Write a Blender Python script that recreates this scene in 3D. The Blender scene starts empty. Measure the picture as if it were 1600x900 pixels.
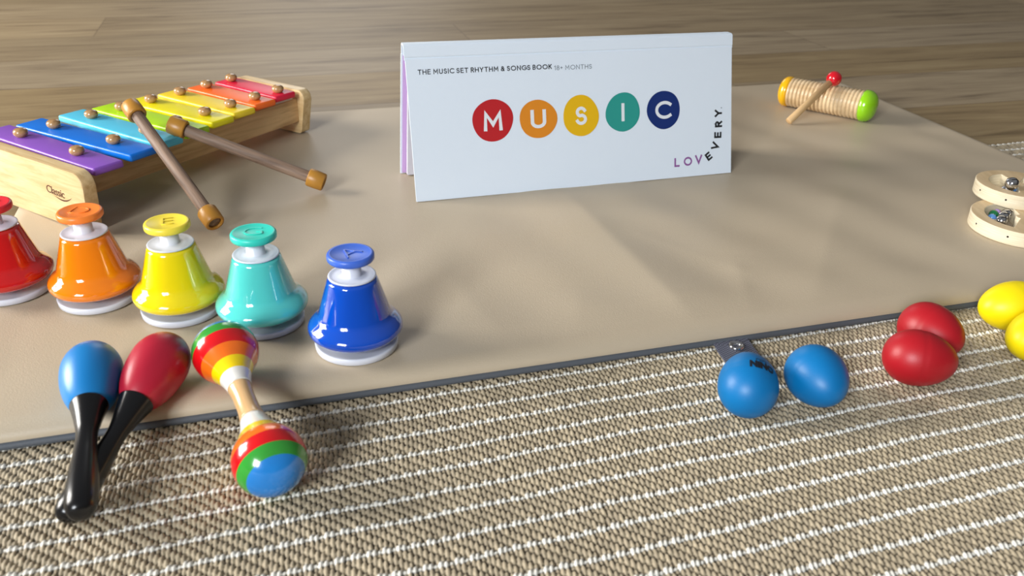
import bpy, bmesh, math, random
import numpy as np
from mathutils import Vector, Matrix, Quaternion
random.seed(4)
S = bpy.context.scene
COL = S.collection
PI = math.pi
MZ = 0.015                                   # height of the play mat's top above the rug

# ------------------------------------------------------------------ camera
cam_d = bpy.data.cameras.new('camera')
cam = bpy.data.objects.new('camera', cam_d)
COL.objects.link(cam)
cx_ = Vector((0.99971046, 0.01137246, 0.02120504))
cy_ = Vector((-0.02406214, 0.47249201, 0.88100642))
cz_ = -Vector((0.0, 0.88126158, -0.47262885))
cam.matrix_world = Matrix(((cx_.x, cy_.x, cz_.x, 0.0), (cx_.y, cy_.y, cz_.y, 0.0),
                           (cx_.z, cy_.z, cz_.z, 0.34497 + MZ), (0, 0, 0, 1)))
cam_d.sensor_width = 36.0
cam_d.lens = 1334.97 / 1600 * 36.0
cam_d.clip_start = 0.02
cam_d.clip_end = 50
cam_d.dof.use_dof = True
cam_d.dof.focus_distance = 0.78
cam_d.dof.aperture_fstop = 10.0
S.camera = cam

# ------------------------------------------------------------------ exposure
S.view_settings.view_transform = 'Standard'
S.view_settings.look = 'None'
S.view_settings.exposure = 0.0
S.view_settings.gamma = 1.0
S.view_settings.use_curve_mapping = False

# ------------------------------------------------------------------ world: dim room light, a little brighter high up
w = bpy.data.worlds.new('World')
S.world = w
w.use_nodes = True
nt = w.node_tree
nt.nodes.clear()
out = nt.nodes.new('ShaderNodeOutputWorld')
bg = nt.nodes.new('ShaderNodeBackground')
tc = nt.nodes.new('ShaderNodeTexCoord')
sep = nt.nodes.new('ShaderNodeSeparateXYZ')
rmp = nt.nodes.new('ShaderNodeValToRGB')
rmp.color_ramp.elements[0].position = 0.0
rmp.color_ramp.elements[0].color = (0.20, 0.17, 0.135, 1)
rmp.color_ramp.elements[1].position = 0.75
rmp.color_ramp.elements[1].color = (0.62, 0.63, 0.64, 1)
nt.links.new(tc.outputs['Generated'], sep.inputs[0])
nt.links.new(sep.outputs['Z'], rmp.inputs[0])
nt.links.new(rmp.outputs[0], bg.inputs[0])
bg.inputs[1].default_value = 0.34
nt.links.new(bg.outputs[0], out.inputs[0])

# ------------------------------------------------------------------ daylight through the windows (area lights at the panes)
def window_light(name, loc, target, sx, sy, power, col=(1.0, 0.965, 0.91)):
    d = bpy.data.lights.new(name, 'AREA')
    d.shape = 'RECTANGLE'; d.size = sx; d.size_y = sy
    d.energy = power; d.color = col
    o = bpy.data.objects.new(name, d)
    COL.objects.link(o)
    o.location = loc
    dr = (Vector(target) - Vector(loc)).normalized()
    o.rotation_euler = dr.to_track_quat('-Z', 'Y').to_euler()
    return o
for j in range(2):                            # glazed door to the left, four panes
    for k in range(2):
        y, z = 0.55 + 0.64 * j, 0.75 + 0.74 * k
        window_light('window_daylight', (-3.0, y, z), (-1.2, y - 0.02, z - 0.45), 0.50, 0.60, 34.0)
for k in range(2):                            # window further round behind the camera's left shoulder
    window_light('side_window_daylight', (-1.45 + 0.40 * k, -1.80 - 0.30 * k, 1.30), (0.0, 0.7, 0.0), 0.42, 0.9, 49.0, (0.91, 0.955, 1.0))
window_light('far_window_daylight', (-1.1, 5.2, 1.9), (-0.3, 0.9, 0.0), 1.3, 1.5, 18.0, (0.98, 0.98, 1.0))

# ------------------------------------------------------------------ material helpers
def lin(c):
    return tuple(((x / 255) / 12.92 if x / 255 <= 0.04045 else (((x / 255) + 0.055) / 1.055) ** 2.4) for x in c) + (1.0,)
def mat(name, rgb, rough=0.5, spec=0.5, coat=0.0, metal=0.0, bump=0.0, bscale=300.0, coat_rough=0.05, var=0.0, vscale=40.0):
    m = bpy.data.materials.new(name); m.use_nodes = True
    n = m.node_tree; b = n.nodes['Principled BSDF']
    b.inputs['Base Color'].default_value = lin(rgb)
    b.inputs['Roughness'].default_value = rough
    b.inputs['Specular IOR Level'].default_value = spec
    b.inputs['Coat Weight'].default_value = coat
    b.inputs['Coat Roughness'].default_value = coat_rough
    b.inputs['Metallic'].default_value = metal
    t = n.nodes.new('ShaderNodeTexCoord')
    if var > 0:
        no = n.nodes.new('ShaderNodeTexNoise'); no.inputs['Scale'].default_value = vscale; no.inputs['Detail'].default_value = 4
        mx = n.nodes.new('ShaderNodeMix'); mx.data_type = 'RGBA'
        mx.inputs[6].default_value = lin(tuple(max(0, c * (1 - var)) for c in rgb)); mx.inputs[7].default_value = lin(tuple(min(255, c * (1 + var)) for c in rgb))
        n.links.new(t.outputs['Object'], no.inputs['Vector']); n.links.new(no.outputs['Fac'], mx.inputs[0]); n.links.new(mx.outputs[2], b.inputs['Base Color'])
    if bump > 0:
        no = n.nodes.new('ShaderNodeTexNoise'); no.inputs['Scale'].default_value = bscale; no.inputs['Detail'].default_value = 3
        bp = n.nodes.new('ShaderNodeBump'); bp.inputs['Strength'].default_value = bump; bp.inputs['Distance'].default_value = 0.0006
        n.links.new(t.outputs['Object'], no.inputs['Vector']); n.links.new(no.outputs['Fac'], bp.inputs['Height']); n.links.new(bp.outputs[0], b.inputs['Normal'])
    return m
def wood(name, c1, c2, axis=(1, 1, 1), rough=0.45, grain=30.0, coat=0.0, bump=0.15, dist=3.0):
    """streaky grain: noise squeezed across one axis (small axis value = long along it)"""
    m = bpy.data.materials.new(name); m.use_nodes = True
    n = m.node_tree; b = n.nodes['Principled BSDF']
    t = n.nodes.new('ShaderNodeTexCoord'); mp = n.nodes.new('ShaderNodeMapping')
    mp.inputs['Scale'].default_value = axis
    no = n.nodes.new('ShaderNodeTexNoise'); no.inputs['Scale'].default_value = grain; no.inputs['Detail'].default_value = 6; no.inputs['Roughness'].default_value = 0.62
    no.inputs['Distortion'].default_value = dist * 0.15
    r = n.nodes.new('ShaderNodeValToRGB')
    r.color_ramp.elements[0].position = 0.36; r.color_ramp.elements[0].color = lin(c2)
    r.color_ramp.elements[1].position = 0.62; r.color_ramp.elements[1].color = lin(c1)
    n.links.new(t.outputs['Object'], mp.inputs[0]); n.links.new(mp.outputs[0], no.inputs['Vector'])
    n.links.new(no.outputs['Fac'], r.inputs[0]); n.links.new(r.outputs[0], b.inputs['Base Color'])
    bp = n.nodes.new('ShaderNodeBump'); bp.inputs['Strength'].default_value = bump; bp.inputs['Distance'].default_value = 0.0004
    n.links.new(no.outputs['Fac'], bp.inputs['Height']); n.links.new(bp.outputs[0], b.inputs['Normal'])
    b.inputs['Roughness'].default_value = rough; b.inputs['Coat Weight'].default_value = coat; b.inputs['Coat Roughness'].default_value = 0.12
    return m

# ------------------------------------------------------------------ object helpers
def tag(o, label, cat, group=None):
    o['label'] = label; o['category'] = cat
    if group: o['group'] = group
    return o
def empty(name, label, cat, loc=(0, 0, 0), group=None):
    o = bpy.data.objects.new(name, None); COL.objects.link(o); o.location = loc
    o.empty_display_size = 0.02
    return tag(o, label, cat, group)
def link(name, me, mats, parent=None, mw=None, smooth=True):
    """mesh vertices are given in world space when parent is unrotated; parent offset is removed"""
    if not isinstance(mats, (list, tuple)): mats = [mats]
    for m in mats: me.materials.append(m)
    if smooth: me.polygons.foreach_set('use_smooth', [True] * len(me.polygons))
    o = bpy.data.objects.new(name, me); COL.objects.link(o)
    if parent: o.parent = parent
    if mw is not None: o.matrix_local = mw
    return o
def from_bm(bm, name):
    bmesh.ops.recalc_face_normals(bm, faces=bm.faces)
    me = bpy.data.meshes.new(name); bm.to_mesh(me); bm.free(); me.update(); return me
def sharp(o, deg=35):
    me = o.data
    me.set_sharp_from_angle(angle=math.radians(deg)); return o
def lathe(bm, prof, seg=64, matf=None):
    """revolve (z, r) pairs about local z; r==0 closes with a pole; matf(i) = material of ring i"""
    rings = []
    for z, r in prof:
        if r <= 1e-7: rings.append([bm.verts.new((0, 0, z))])
        else: rings.append([bm.verts.new((r * math.cos(2 * PI * k / seg), r * math.sin(2 * PI * k / seg), z)) for k in range(seg)])
    for i in range(len(rings) - 1):
        a, b = rings[i], rings[i + 1]
        mi = matf(i) if matf else 0
        for k in range(seg):
            k2 = (k + 1) % seg
            if len(a) == 1 and len(b) == 1: continue
            if len(a) == 1: f = bm.faces.new((a[0], b[k], b[k2]))
            elif len(b) == 1: f = bm.faces.new((a[k], b[0], a[k2]))
            else: f = bm.faces.new((a[k], b[k], b[k2], a[k2]))
            f.material_index = mi
    return bm
def lathe_me(name, prof, seg=64, matf=None):
    return from_bm(lathe(bmesh.new(), prof, seg, matf), name)
def axis_m(p, d, up=(0, 0, 1)):
    """matrix placing local z along d at p"""
    z = Vector(d).normalized(); x = Vector(up).cross(z)
    if x.length < 1e-5: x = Vector((1, 0, 0))
    x.normalize(); y = z.cross(x)
    return Matrix(((x.x, y.x, z.x, p[0]), (x.y, y.y, z.y, p[1]), (x.z, y.z, z.z, p[2]), (0, 0, 0, 1)))
def bevel_box(bm, lo, hi, bev=0.001, seg=3, m=0, M=None):
    r = bmesh.ops.create_cube(bm, size=1.0)
    vs = r['verts']
    for v in vs:
        v.co = Vector([lo[i] + (v.co[i] + 0.5) * (hi[i] - lo[i]) for i in range(3)])
    es = list({e for v in vs for e in v.link_edges})
    fs0 = {f for v in vs for f in v.link_faces}
    res = bmesh.ops.bevel(bm, geom=es, offset=bev, segments=seg, affect='EDGES', profile=0.5) if bev > 0 else {'verts': vs, 'faces': list(fs0)}
    allv = {v for f in res['faces'] for v in f.verts} | {v for v in vs if v.is_valid}
    for v in allv:
        for f in v.link_faces: f.material_index = m
    if M is not None:
        for v in allv: v.co = M @ v.co
    return allv
def extrude_poly(bm, pts, z0, z1, bev=0.0, seg=3, M=None, bev_only_top=False):
    """pts: ccw 2-D outline -> prism along z with rounded rims"""
    vb = [bm.verts.new((x, y, z0)) for x, y in pts]
    vt = [bm.verts.new((x, y, z1)) for x, y in pts]
    n = len(pts); side = []
    fb = bm.faces.new(list(reversed(vb))); ft = bm.faces.new(vt)
    for i in range(n):
        side.append(bm.faces.new((vb[i], vb[(i + 1) % n], vt[(i + 1) % n], vt[i])))
    allv = set(vb + vt)
    if bev > 0:
        es = list(ft.edges) + ([] if bev_only_top else list(fb.edges))
        r = bmesh.ops.bevel(bm, geom=es, offset=bev, segments=seg, affect='EDGES', profile=0.5)
        allv = {v for v in allv if v.is_valid} | {v for f in r['faces'] for v in f.verts}
        for f in side:
            if f.is_valid: allv |= set(f.verts)
    if M is not None:
        for v in allv: v.co = M @ v.co
    return allv
def text_mesh(s, size, extrude=0.0001, offset=0.0, shear=0.0, align='CENTER', spacing=1.0, valign='CENTER'):
    c = bpy.data.curves.new('lettering', 'FONT'); c.body = s; c.size = size; c.extrude = extrude; c.offset = offset
    c.shear = shear; c.align_x = align; c.align_y = valign; c.space_character = spacing; c.resolution_u = 4
    o = bpy.data.objects.new('lettering', c); COL.objects.link(o)
    dg = bpy.context.evaluated_depsgraph_get()
    me = bpy.data.meshes.new_from_object(o.evaluated_get(dg)); me.materials.clear()
    bpy.data.objects.remove(o); bpy.data.curves.remove(c)
    return me
def frame_m(o, x, y):
    x = Vector(x).normalized(); z = x.cross(Vector(y)).normalized(); y = z.cross(x)
    return Matrix(((x.x, y.x, z.x, o[0]), (x.y, y.y, z.y, o[1]), (x.z, y.z, z.z, o[2]), (0, 0, 0, 1)))

# ------------------------------------------------------------------ materials
M_white = mat('white_plastic', (214, 217, 227), 0.32, 0.5)
M_leather = mat('beige_leatherette', (188, 172, 148), 0.46, 0.42, bump=0.28, bscale=900, var=0.02, vscale=6)
M_band = mat('dark_grey_underside', (84, 88, 94), 0.6, 0.4, bump=0.3, bscale=700)
M_chrome = mat('chrome', (205, 205, 208), 0.12, metal=1.0)
M_beech = wood('pale_wood', (232, 206, 158), (206, 172, 120), (1.0, 1.0, 0.12), 0.45, 60, 0.1)
M_knob = wood('varnished_knob_wood', (190, 148, 100), (160, 118, 72), (1, 1, 0.3), 0.22, 120, 0.6, 0.05)
M_walnut = wood('walnut_stick', (150, 124, 104), (104, 82, 66), (1, 1, 0.07), 0.6, 220, 0.0, 0.35)
M_amber = mat('amber_rubber', (182, 128, 48), 0.38, 0.5, var=0.05, vscale=60)
M_ply = wood('birch_plywood', (234, 222, 196), (214, 198, 164), (0.25, 0.25, 9.0), 0.5, 90, 0.0, 0.2)
M_plyface = wood('birch_plywood_face', (222, 196, 156), (200, 172, 130), (1, 0.2, 1), 0.5, 70, 0.0, 0.15)
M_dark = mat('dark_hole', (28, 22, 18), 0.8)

# ------------------------------------------------------------------ floor (laminate planks running along the mat)
AN = math.radians(16.5)
def floor_material():
    m = bpy.data.materials.new('laminate_planks'); m.use_nodes = True
    n = m.node_tree; L = n.links; b = n.nodes['Principled BSDF']
    def nd(t, **k):
        x = n.nodes.new(t)
        for a, v in k.items(): setattr(x, a, v)
        return x
    def math_(op, a, b_=None, c=None):
        x = nd('ShaderNodeMath', operation=op)
        for i, v in enumerate((a, b_, c)):
            if v is None: continue
            if isinstance(v, (int, float)): x.inputs[i].default_value = v
            else: L.new(v, x.inputs[i])
        return x.outputs[0]
    t = nd('ShaderNodeTexCoord'); sp = nd('ShaderNodeSeparateXYZ'); L.new(t.outputs['Object'], sp.inputs[0])
    X, Y = sp.outputs['X'], sp.outputs['Y']
    row_f = math_('DIVIDE', math_('SUBTRACT', Y, 1.450 - 0.187 * 20), 0.187)
    row = math_('FLOOR', row_f); fr = math_('FRACT', row_f)
    wn = nd('ShaderNodeTexWhiteNoise', noise_dimensions='1D'); L.new(row, wn.inputs['W'])
    PL = 2.2
    colf = math_('ADD', math_('DIVIDE', X, PL), math_('MULTIPLY', row, 0.37))
    # butt joints where the photo shows them: X = 1.072 in row 20, X = 0.395 in row 21, X = 0.55 in row 19
    for rr, xj in ((20.0, 1.072), (21.0, 0.395), (19.0, 0.55)):
        off = math_('MULTIPLY', math_('COMPARE', row, rr, 0.5), 10.0 - xj / PL - 0.37 * rr)
        colf = math_('ADD', colf, off)
    cidx = math_('FLOOR', colf); cfr = math_('FRACT', colf)
    idv = nd('ShaderNodeCombineXYZ'); L.new(row, idv.inputs[0]); L.new(cidx, idv.inputs[1])
    pn = nd('ShaderNodeTexWhiteNoise', noise_dimensions='2D'); L.new(idv.outputs[0], pn.inputs['Vector'])
    # grain
    sh = nd('ShaderNodeCombineXYZ'); L.new(math_('ADD', math_('MULTIPLY', X, 0.9), math_('MULTIPLY', pn.outputs['Value'], 37.0)), sh.inputs[0])
    L.new(math_('ADD', math_('MULTIPLY', Y, 9.0), math_('MULTIPLY', pn.outputs['Value'], 11.0)), sh.inputs[1])
    g1 = nd('ShaderNodeTexNoise'); g1.inputs['Scale'].default_value = 3.2; g1.inputs['Detail'].default_value = 7; g1.inputs['Roughness'].default_value = 0.6; g1.inputs['Distortion'].default_value = 0.9
    L.new(sh.outputs[0], g1.inputs['Vector'])
    sh2 = nd('ShaderNodeCombineXYZ'); L.new(math_('MULTIPLY', X, 6.0), sh2.inputs[0]); L.new(math_('MULTIPLY', Y, 120.0), sh2.inputs[1])
    g2 = nd('ShaderNodeTexNoise'); g2.inputs['Scale'].default_value = 2.0; g2.inputs['Detail'].default_value = 4
    L.new(sh2.outputs[0], g2.inputs['Vector'])
    f = math_('ADD', math_('MULTIPLY', g1.outputs['Fac'], 0.75), math_('MULTIPLY', g2.outputs['Fac'], 0.25))
    r = nd('ShaderNodeValToRGB'); L.new(f, r.inputs[0])
    e = r.color_ramp.elements
    e[0].position = 0.34; e[0].color = lin((112, 93, 64)); e[1].position = 0.72; e[1].color = lin((170, 150, 116))
    x = e.new(0.46); x.color = lin((143, 122, 90)); x = e.new(0.56); x.color = lin((154, 133, 99))
    hv = nd('ShaderNodeHueSaturation'); L.new(r.outputs[0], hv.inputs['Color'])
    L.new(math_('ADD', 0.90, math_('MULTIPLY', pn.outputs['Value'], 0.2)), hv.inputs['Value'])
    L.new(math_('ADD', 0.85, math_('MULTIPLY', wn.outputs['Value'], 0.25)), hv.inputs['Saturation'])
    # joints
    j1 = math_('LESS_THAN', math_('ABSOLUTE', math_('SUBTRACT', math_('ABSOLUTE', math_('SUBTRACT', fr, 0.5)), 0.5)), 0.006)
    j2 = math_('LESS_THAN', math_('ABSOLUTE', math_('SUBTRACT', math_('ABSOLUTE', math_('SUBTRACT', cfr, 0.5)), 0.5)), 0.0005)
    j = math_('MAXIMUM', j1, j2)
    mx = nd('ShaderNodeMix', data_type='RGBA'); L.new(math_('MULTIPLY', j, 0.45), mx.inputs[0]); L.new(hv.outputs[0], mx.inputs[6]); mx.inputs[7].default_value = lin((82, 64, 46))
    L.new(mx.outputs[2], b.inputs['Base Color'])
    b.inputs['Roughness'].default_value = 0.48
    bp = nd('ShaderNodeBump'); bp.inputs['Strength'].default_value = 0.12; bp.inputs['Distance'].default_value = 0.0006
    L.new(g2.outputs['Fac'], bp.inputs['Height']); L.new(bp.outputs[0], b.inputs['Normal'])
    return m
bm = bmesh.new()
bevel_box(bm, (-4.5, -2.5, -0.05), (4.5, 6.5, 0.0), 0)
fl = link('floor', from_bm(bm, 'floor'), floor_material(), smooth=False)
fl.location = (0, 0, -0.006); fl.rotation_euler = (0, 0, AN)
fl['kind'] = 'structure'

# ------------------------------------------------------------------ woven rug: real stitches as a height field
PHI = 0.32057073
cp, sp_ = math.cos(PHI), math.sin(PHI)
def stripe_v(k): return 0.49771 - 0.01978 * k - 0.00114 * (k % 2)
def rug_patch(s0, s1, v0, v1, res):
    ns, nv = int((s1 - s0) / res) + 1, int((v1 - v0) / res) + 1
    s = np.linspace(s0, s1, ns); v = np.linspace(v0, v1, nv)
    SS, VV = np.meshgrid(s, v)
    # gentle wobble of the weave
    Vw = VV + 0.0007 * np.sin(SS * 31 + 1.3) * np.cos(VV * 23) + 0.0004 * np.sin(SS * 83 + VV * 40)
    Sw = SS + 0.0008 * np.sin(VV * 47 + SS * 11) + 0.0004 * np.sin(SS * 120)
    kf = (0.49771 - Vw) / 0.01978
    H = np.zeros_like(SS); C = np.zeros(SS.shape + (3,)); C[:] = (0.05, 0.036, 0.024)
    k0 = np.floor(kf).astype(int)
    base = 0.49771 - 0.01978 * k0
    # top stripe position of this band (even/odd spacing alternates)
    def sv(k): return 0.49771 - 0.01978 * k - 0.00114 * (np.mod(k, 2))
    k0 = np.where(Vw > sv(k0), k0 - 1, k0); k0 = np.where(Vw < sv(k0 + 1), k0 + 1, k0)
    top, bot = sv(k0), sv(k0 + 1)
    WB = 0.0019                                   # half width of the white cord
    P = 0.0087; CW = P / 3; SL = 0.0080; LEAN = 0.10
    d = (top - WB) - Vw                            # distance below upper cord
    span = (top - bot) - 2 * WB
    brown = np.array((0.405, 0.332, 0.225)); white = np.array((0.80, 0.77, 0.69))
    def hash_(a, b):
        x = np.sin(a * 127.1 + b * 311.7) * 43758.5453
        return x - np.floor(x)
    ph = 0.31 * P * k0
    sl = Sw - ph + LEAN * (d - span / 2)
    kc = np.round(sl / CW)
    for dk in (-1, 0, 1):
        k = kc + dk
        phi = np.mod(k, 3) * (SL / 3) + 0.0012 + (hash_(k, k0 * 1.7) - 0.5) * 0.0009
        for dm in (-1, 0, 1):
            m_ = np.round((d - phi) / SL) + dm
            c0 = phi + m_ * SL
            lo = np.maximum(c0 - SL * 0.485, -0.0006); hi = np.minimum(c0 + SL * 0.485, span + 0.0006)
            hl_ = (hi - lo) / 2; cy = (hi + lo) / 2
            ok = hl_ > 0.0006
            hl_ = np.maximum(hl_, 0.0004)
            hh = hash_(k + 17.0 * m_, k0 * 1.0)
            a = sl - k * CW + (hh - 0.5) * 0.0005
            b2 = (d - cy)
            wd_ = 0.00158 * np.clip(0.55 + hl_ / 0.0042 * 0.5, 0, 1.0)
            tt = b2 / hl_
            q = (np.abs(a) / wd_) ** 2.2 + np.abs(tt) ** 2.5
            h = 0.0022 * np.clip(0.5 + hl_ / 0.0042 * 0.5, 0, 1) * np.sqrt(np.clip(1 - q, 0, 1)) * (1.0 - 0.12 * tt)
            fib = 0.00010 * np.sin(a * 7200 + b2 * 500 + hh * 20)
            h = np.where((q < 1) & ok, h + fib * np.clip((1 - q) * 3, 0, 1), 0)
            upd = h > H
            H = np.where(upd, h, H)
            tone = 0.82 + 0.36 * hh + 0.05 * np.sin(a * 7200 + b2 * 500)
            for c in range(3): C[..., c] = np.where(upd, brown[c] * tone, C[..., c])
    # white cords: two fat beads and one small per period
    for tp, kk in ((top, k0), (bot, k0 + 1)):
        dv = Vw - tp
        ph = 0.31 * P * kk + LEAN * 0.008
        for ci, (rx, ry, hz) in enumerate(((0.00158, 0.0027, 0.0024), (0.00152, 0.0024, 0.0022), (0.0012, 0.0013, 0.0014))):
            off = ci * CW
            i = np.round((Sw - ph - off) / P)
            hh = hash_(i + 3.0, kk * 7.0 + off * 900)
            dx = Sw - ph - off - i * P + (hh - 0.5) * 0.0004
            dyy = dv + (hh - 0.5) * 0.0006 - (0.0003 if ci == 0 else 0.0)
            q = ((dx - 0.25 * dyy) / rx) ** 2 + (dyy / ry) ** 2
            h = hz * np.sqrt(np.clip(1 - q, 0, 1))
            upd = h > H
            H = np.where(upd, h, H)
            for c in range(3): C[..., c] = np.where(upd, white[c] * (0.88 + 0.16 * hh), C[..., c])
    Z = H - 0.0022
    X = cp * SS - sp_ * VV; Y = sp_ * SS + cp * VV
    co = np.stack([X, Y, Z], -1).reshape(-1, 3)
    idx = np.arange(ns * nv).reshape(nv, ns)
    q = np.stack([idx[:-1, :-1], idx[:-1, 1:], idx[1:, 1:], idx[1:, :-1]], -1).reshape(-1, 4)
    col = np.concatenate([C, np.ones(SS.shape + (1,))], -1).reshape(-1, 4)
    return co, q, col
RUG = [(-0.62, 0.80, 0.03, 0.560, 0.00066), (-0.9, 0.85, 0.560, 0.855, 0.004), (0.85, 1.3, 0.560, 0.855, 0.0016),
       (0.80, 1.3, 0.03, 0.560, 0.0022), (-0.9, -0.62, 0.03, 0.560, 0.0022), (-0.9, 1.3, -0.35, 0.03, 0.0028)]
cos_, qs, cols = [], [], []; nv_ = 0
for a in RUG:
    c, q, k = rug_patch(*a)
    cos_.append(c); qs.append(q + nv_); cols.append(k); nv_ += len(c)
# thin underside slab closing the rug
def slab(s0, s1, v0, v1, z0, z1):
    pts = [(s, v, z) for z in (z0, z1) for s, v in ((s0, v0), (s1, v0), (s1, v1), (s0, v1))]
    c = np.array([(cp * s - sp_ * v, sp_ * s + cp * v, z) for s, v, z in pts])
    q = np.array([(3, 2, 1, 0), (0, 1, 5, 4), (1, 2, 6, 5), (2, 3, 7, 6), (3, 0, 4, 7), (4, 5, 6, 7)])
    k = np.tile((0.30, 0.25, 0.18, 1.0), (8, 1)); return c, q, k
c, q, k = slab(-0.9, 1.3, -0.35, 0.857, -0.006, -0.0024)
cos_.append(c); qs.append(q + nv_); cols.append(k); nv_ += len(c)
co = np.concatenate(cos_); q = np.concatenate(qs); kcol = np.concatenate(cols)
me = bpy.data.meshes.new('woven_rug')
me.vertices.add(len(co)); me.vertices.foreach_set('co', co.astype(np.float32).ravel())
me.loops.add(q.size); me.loops.foreach_set('vertex_index', q.astype(np.int32).ravel())
me.polygons.add(len(q)); me.polygons.foreach_set('loop_start', np.arange(0, q.size, 4, dtype=np.int32)); me.polygons.foreach_set('loop_total', np.full(len(q), 4, np.int32))
me.update(calc_edges=True)
ca = me.color_attributes.new('yarn', 'FLOAT_COLOR', 'POINT'); ca.data.foreach_set('color', kcol.astype(np.float32).ravel())
mr = bpy.data.materials.new('woven_yarn'); mr.use_nodes = True
b = mr.node_tree.nodes['Principled BSDF']; b.inputs['Roughness'].default_value = 0.62; b.inputs['Specular IOR Level'].default_value = 0.35
at = mr.node_tree.nodes.new('ShaderNodeAttribute'); at.attribute_name = 'yarn'
mr.node_tree.links.new(at.outputs['Color'], b.inputs['Base Color'])
rug = link('woven_rug', me, mr)
tag(rug, 'flat-woven taupe rug with white beaded cord stripes on the plank floor', 'rug')

# ------------------------------------------------------------------ padded play mat
MA = math.radians(17.0)
cm, sm = math.cos(MA), math.sin(MA)
U0, U1, V0, V1 = -0.250, 0.905, 0.510, 1.180
def uv_w(u, v): return (u * cm - v * sm, u * sm + v * cm)
def w_uv(x, y): return (x * cm + y * sm, -x * sm + y * cm)
def inset_at(v, r=0.035):
    d = min(v - V0, V1 - v)
    return 0.0 if d >= r else r - math.sqrt(max(0.0, r * r - (r - d) ** 2))
def seg_ridge(x, y, a, b_, amp, wl, wr, fade=0.06):
    ax, ay = a; bx, by = b_
    dx, dy = bx - ax, by - ay; Lg = math.hypot(dx, dy); dx /= Lg; dy /= Lg
    t = (x - ax) * dx + (y - ay) * dy
    s = (x - ax) * dy - (y - ay) * dx             # side: positive on one side
    fd = np.clip((t + fade) / fade, 0, 1) * np.clip((Lg + fade - t) / fade, 0, 1)
    ss = np.sqrt(s * s + 0.002 ** 2) - 0.002
    return amp * np.where(s < 0, np.exp(-ss / wl), np.exp(-ss / wr)) * fd
def make_mat():
    def axis(a, b_, n_mid, r=0.016):
        e = r * (1 - np.cos(np.linspace(0, PI / 2, 9)))
        return np.concatenate([a + e, np.linspace(a + r, b_ - r, n_mid)[1:-1], (b_ - e)[::-1]])
    vs = axis(V0, V1, 150); us = np.linspace(0, 1, 1)
    tu = axis(0.0, U1 - U0, 260)
    rows = []
    for v in vs:
        i = inset_at(v); wd = (U1 - U0)
        rows.append(U0 + i + tu * (wd - 2 * i) / wd)
    UU = np.array(rows); VV = np.repeat(vs[:, None], UU.shape[1], 1)
    dU = np.minimum(UU - UU[:, :1], UU[:, -1:] - UU); dV = np.minimum(VV - V0, V1 - VV)
    r = 0.016
    def drop(d): return 1 - np.sqrt(np.clip(1 - (1 - np.clip(d / r, 0, 1)) ** 2, 0, 1))
    q = np.clip(np.sqrt((1 - np.clip(dU / r, 0, 1)) ** 2 + (1 - np.clip(dV / r, 0, 1)) ** 2), 0, 1)
    Z = MZ - 0.0090 * (1 - np.sqrt(1 - q * q))
    X = UU * cm - VV * sm; Y = UU * sm + VV * cm
    edge = np.clip((np.minimum(dU, dV) - 0.004) / 0.05, 0, 1)
    h = seg_ridge(X, Y, (0.035, 0.915), (0.155, 0.575), 0.0046, 0.060, 0.055)
    h += seg_ridge(X, Y, (0.129, 0.755), (0.203, 0.690), 0.0009, 0.03, 0.02, 0.03)
    h += seg_ridge(X, Y, (0.203, 0.690), (0.196, 0.595), 0.0014, 0.03, 0.02, 0.03)
    h += seg_ridge(X, Y, (-0.075, 0.70), (0.010, 0.535), 0.0010, 0.03, 0.03, 0.05)
    h += seg_ridge(X, Y, (0.35, 0.86), (0.245, 0.61), 0.0018, 0.045, 0.03, 0.05)
    h += seg_ridge(X, Y, (0.055, 0.62), (0.052, 0.54), 0.0008, 0.02, 0.025, 0.03)
    wav = 0.0010 * np.sin(X * 27 + 2 * np.sin(Y * 9)) * np.cos(Y * 17 + 1) + 0.0006 * np.sin(X * 55 + Y * 38) + 0.0004 * np.sin(X * 20 - Y * 75 + 2)
    open_ = np.clip((X + 0.06) / 0.10, 0, 1)
    h = h * np.clip((X + 0.09) / 0.05, 0, 1) + wav * (0.25 + 0.75 * open_)
    # lie flat and under the things that stand on it
    def calm(cx, cy, rad): return np.clip((np.hypot(X - cx, Y - cy) - rad) / 0.05, 0, 1)
    k = np.ones_like(X)
    for (a, b_, rr) in ((0.06, 0.93, 0.05), (0.20, 0.96, 0.05), (-0.06, 0.90, 0.06), (0.43, 1.19, 0.09), (0.50, 0.80, 0.06), (0.53, 0.85, 0.06), (-0.2, 0.50, 0.04), (-0.26, 0.48, 0.05)):
        k = np.minimum(k, 0.15 + 0.85 * calm(a, b_, rr))
    h = (h - 0.0012) * k * edge
    # broad sag near the lower left and right rims as in soft padding
    Z = Z + h - 0.0007 * edge * (1 - k) * 0
    co = np.stack([X, Y, Z], -1)
    nv, nu = X.shape
    idx = np.arange(nv * nu).reshape(nv, nu)
    q4 = np.stack([idx[:-1, :-1], idx[:-1, 1:], idx[1:, 1:], idx[1:, :-1]], -1).reshape(-1, 4)
    ring = np.concatenate([idx[0, :], idx[1:, -1], idx[-1, -2::-1], idx[-2:0:-1, 0]])
    P = co.reshape(-1, 3)
    return P, q4, ring
P, q4, ring = make_mat()
rim = P[ring].copy()
low = rim.copy(); low[:, 2] = MZ - 0.0100
n0 = len(P); nr = len(ring)
qs_ = [(int(ring[i]), n0 + i, n0 + (i + 1) % nr, int(ring[(i + 1) % nr])) for i in range(nr)]
me = bpy.data.meshes.new('leather_top')
me.from_pydata(np.concatenate([P, low]).tolist(), [], q4.tolist() + qs_)
me.update()
play_mat = empty('play_mat', 'large beige padded leatherette play mat with dark grey underside, under the white book', 'mat')
link('leather_top', me, M_leather, play_mat)
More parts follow.
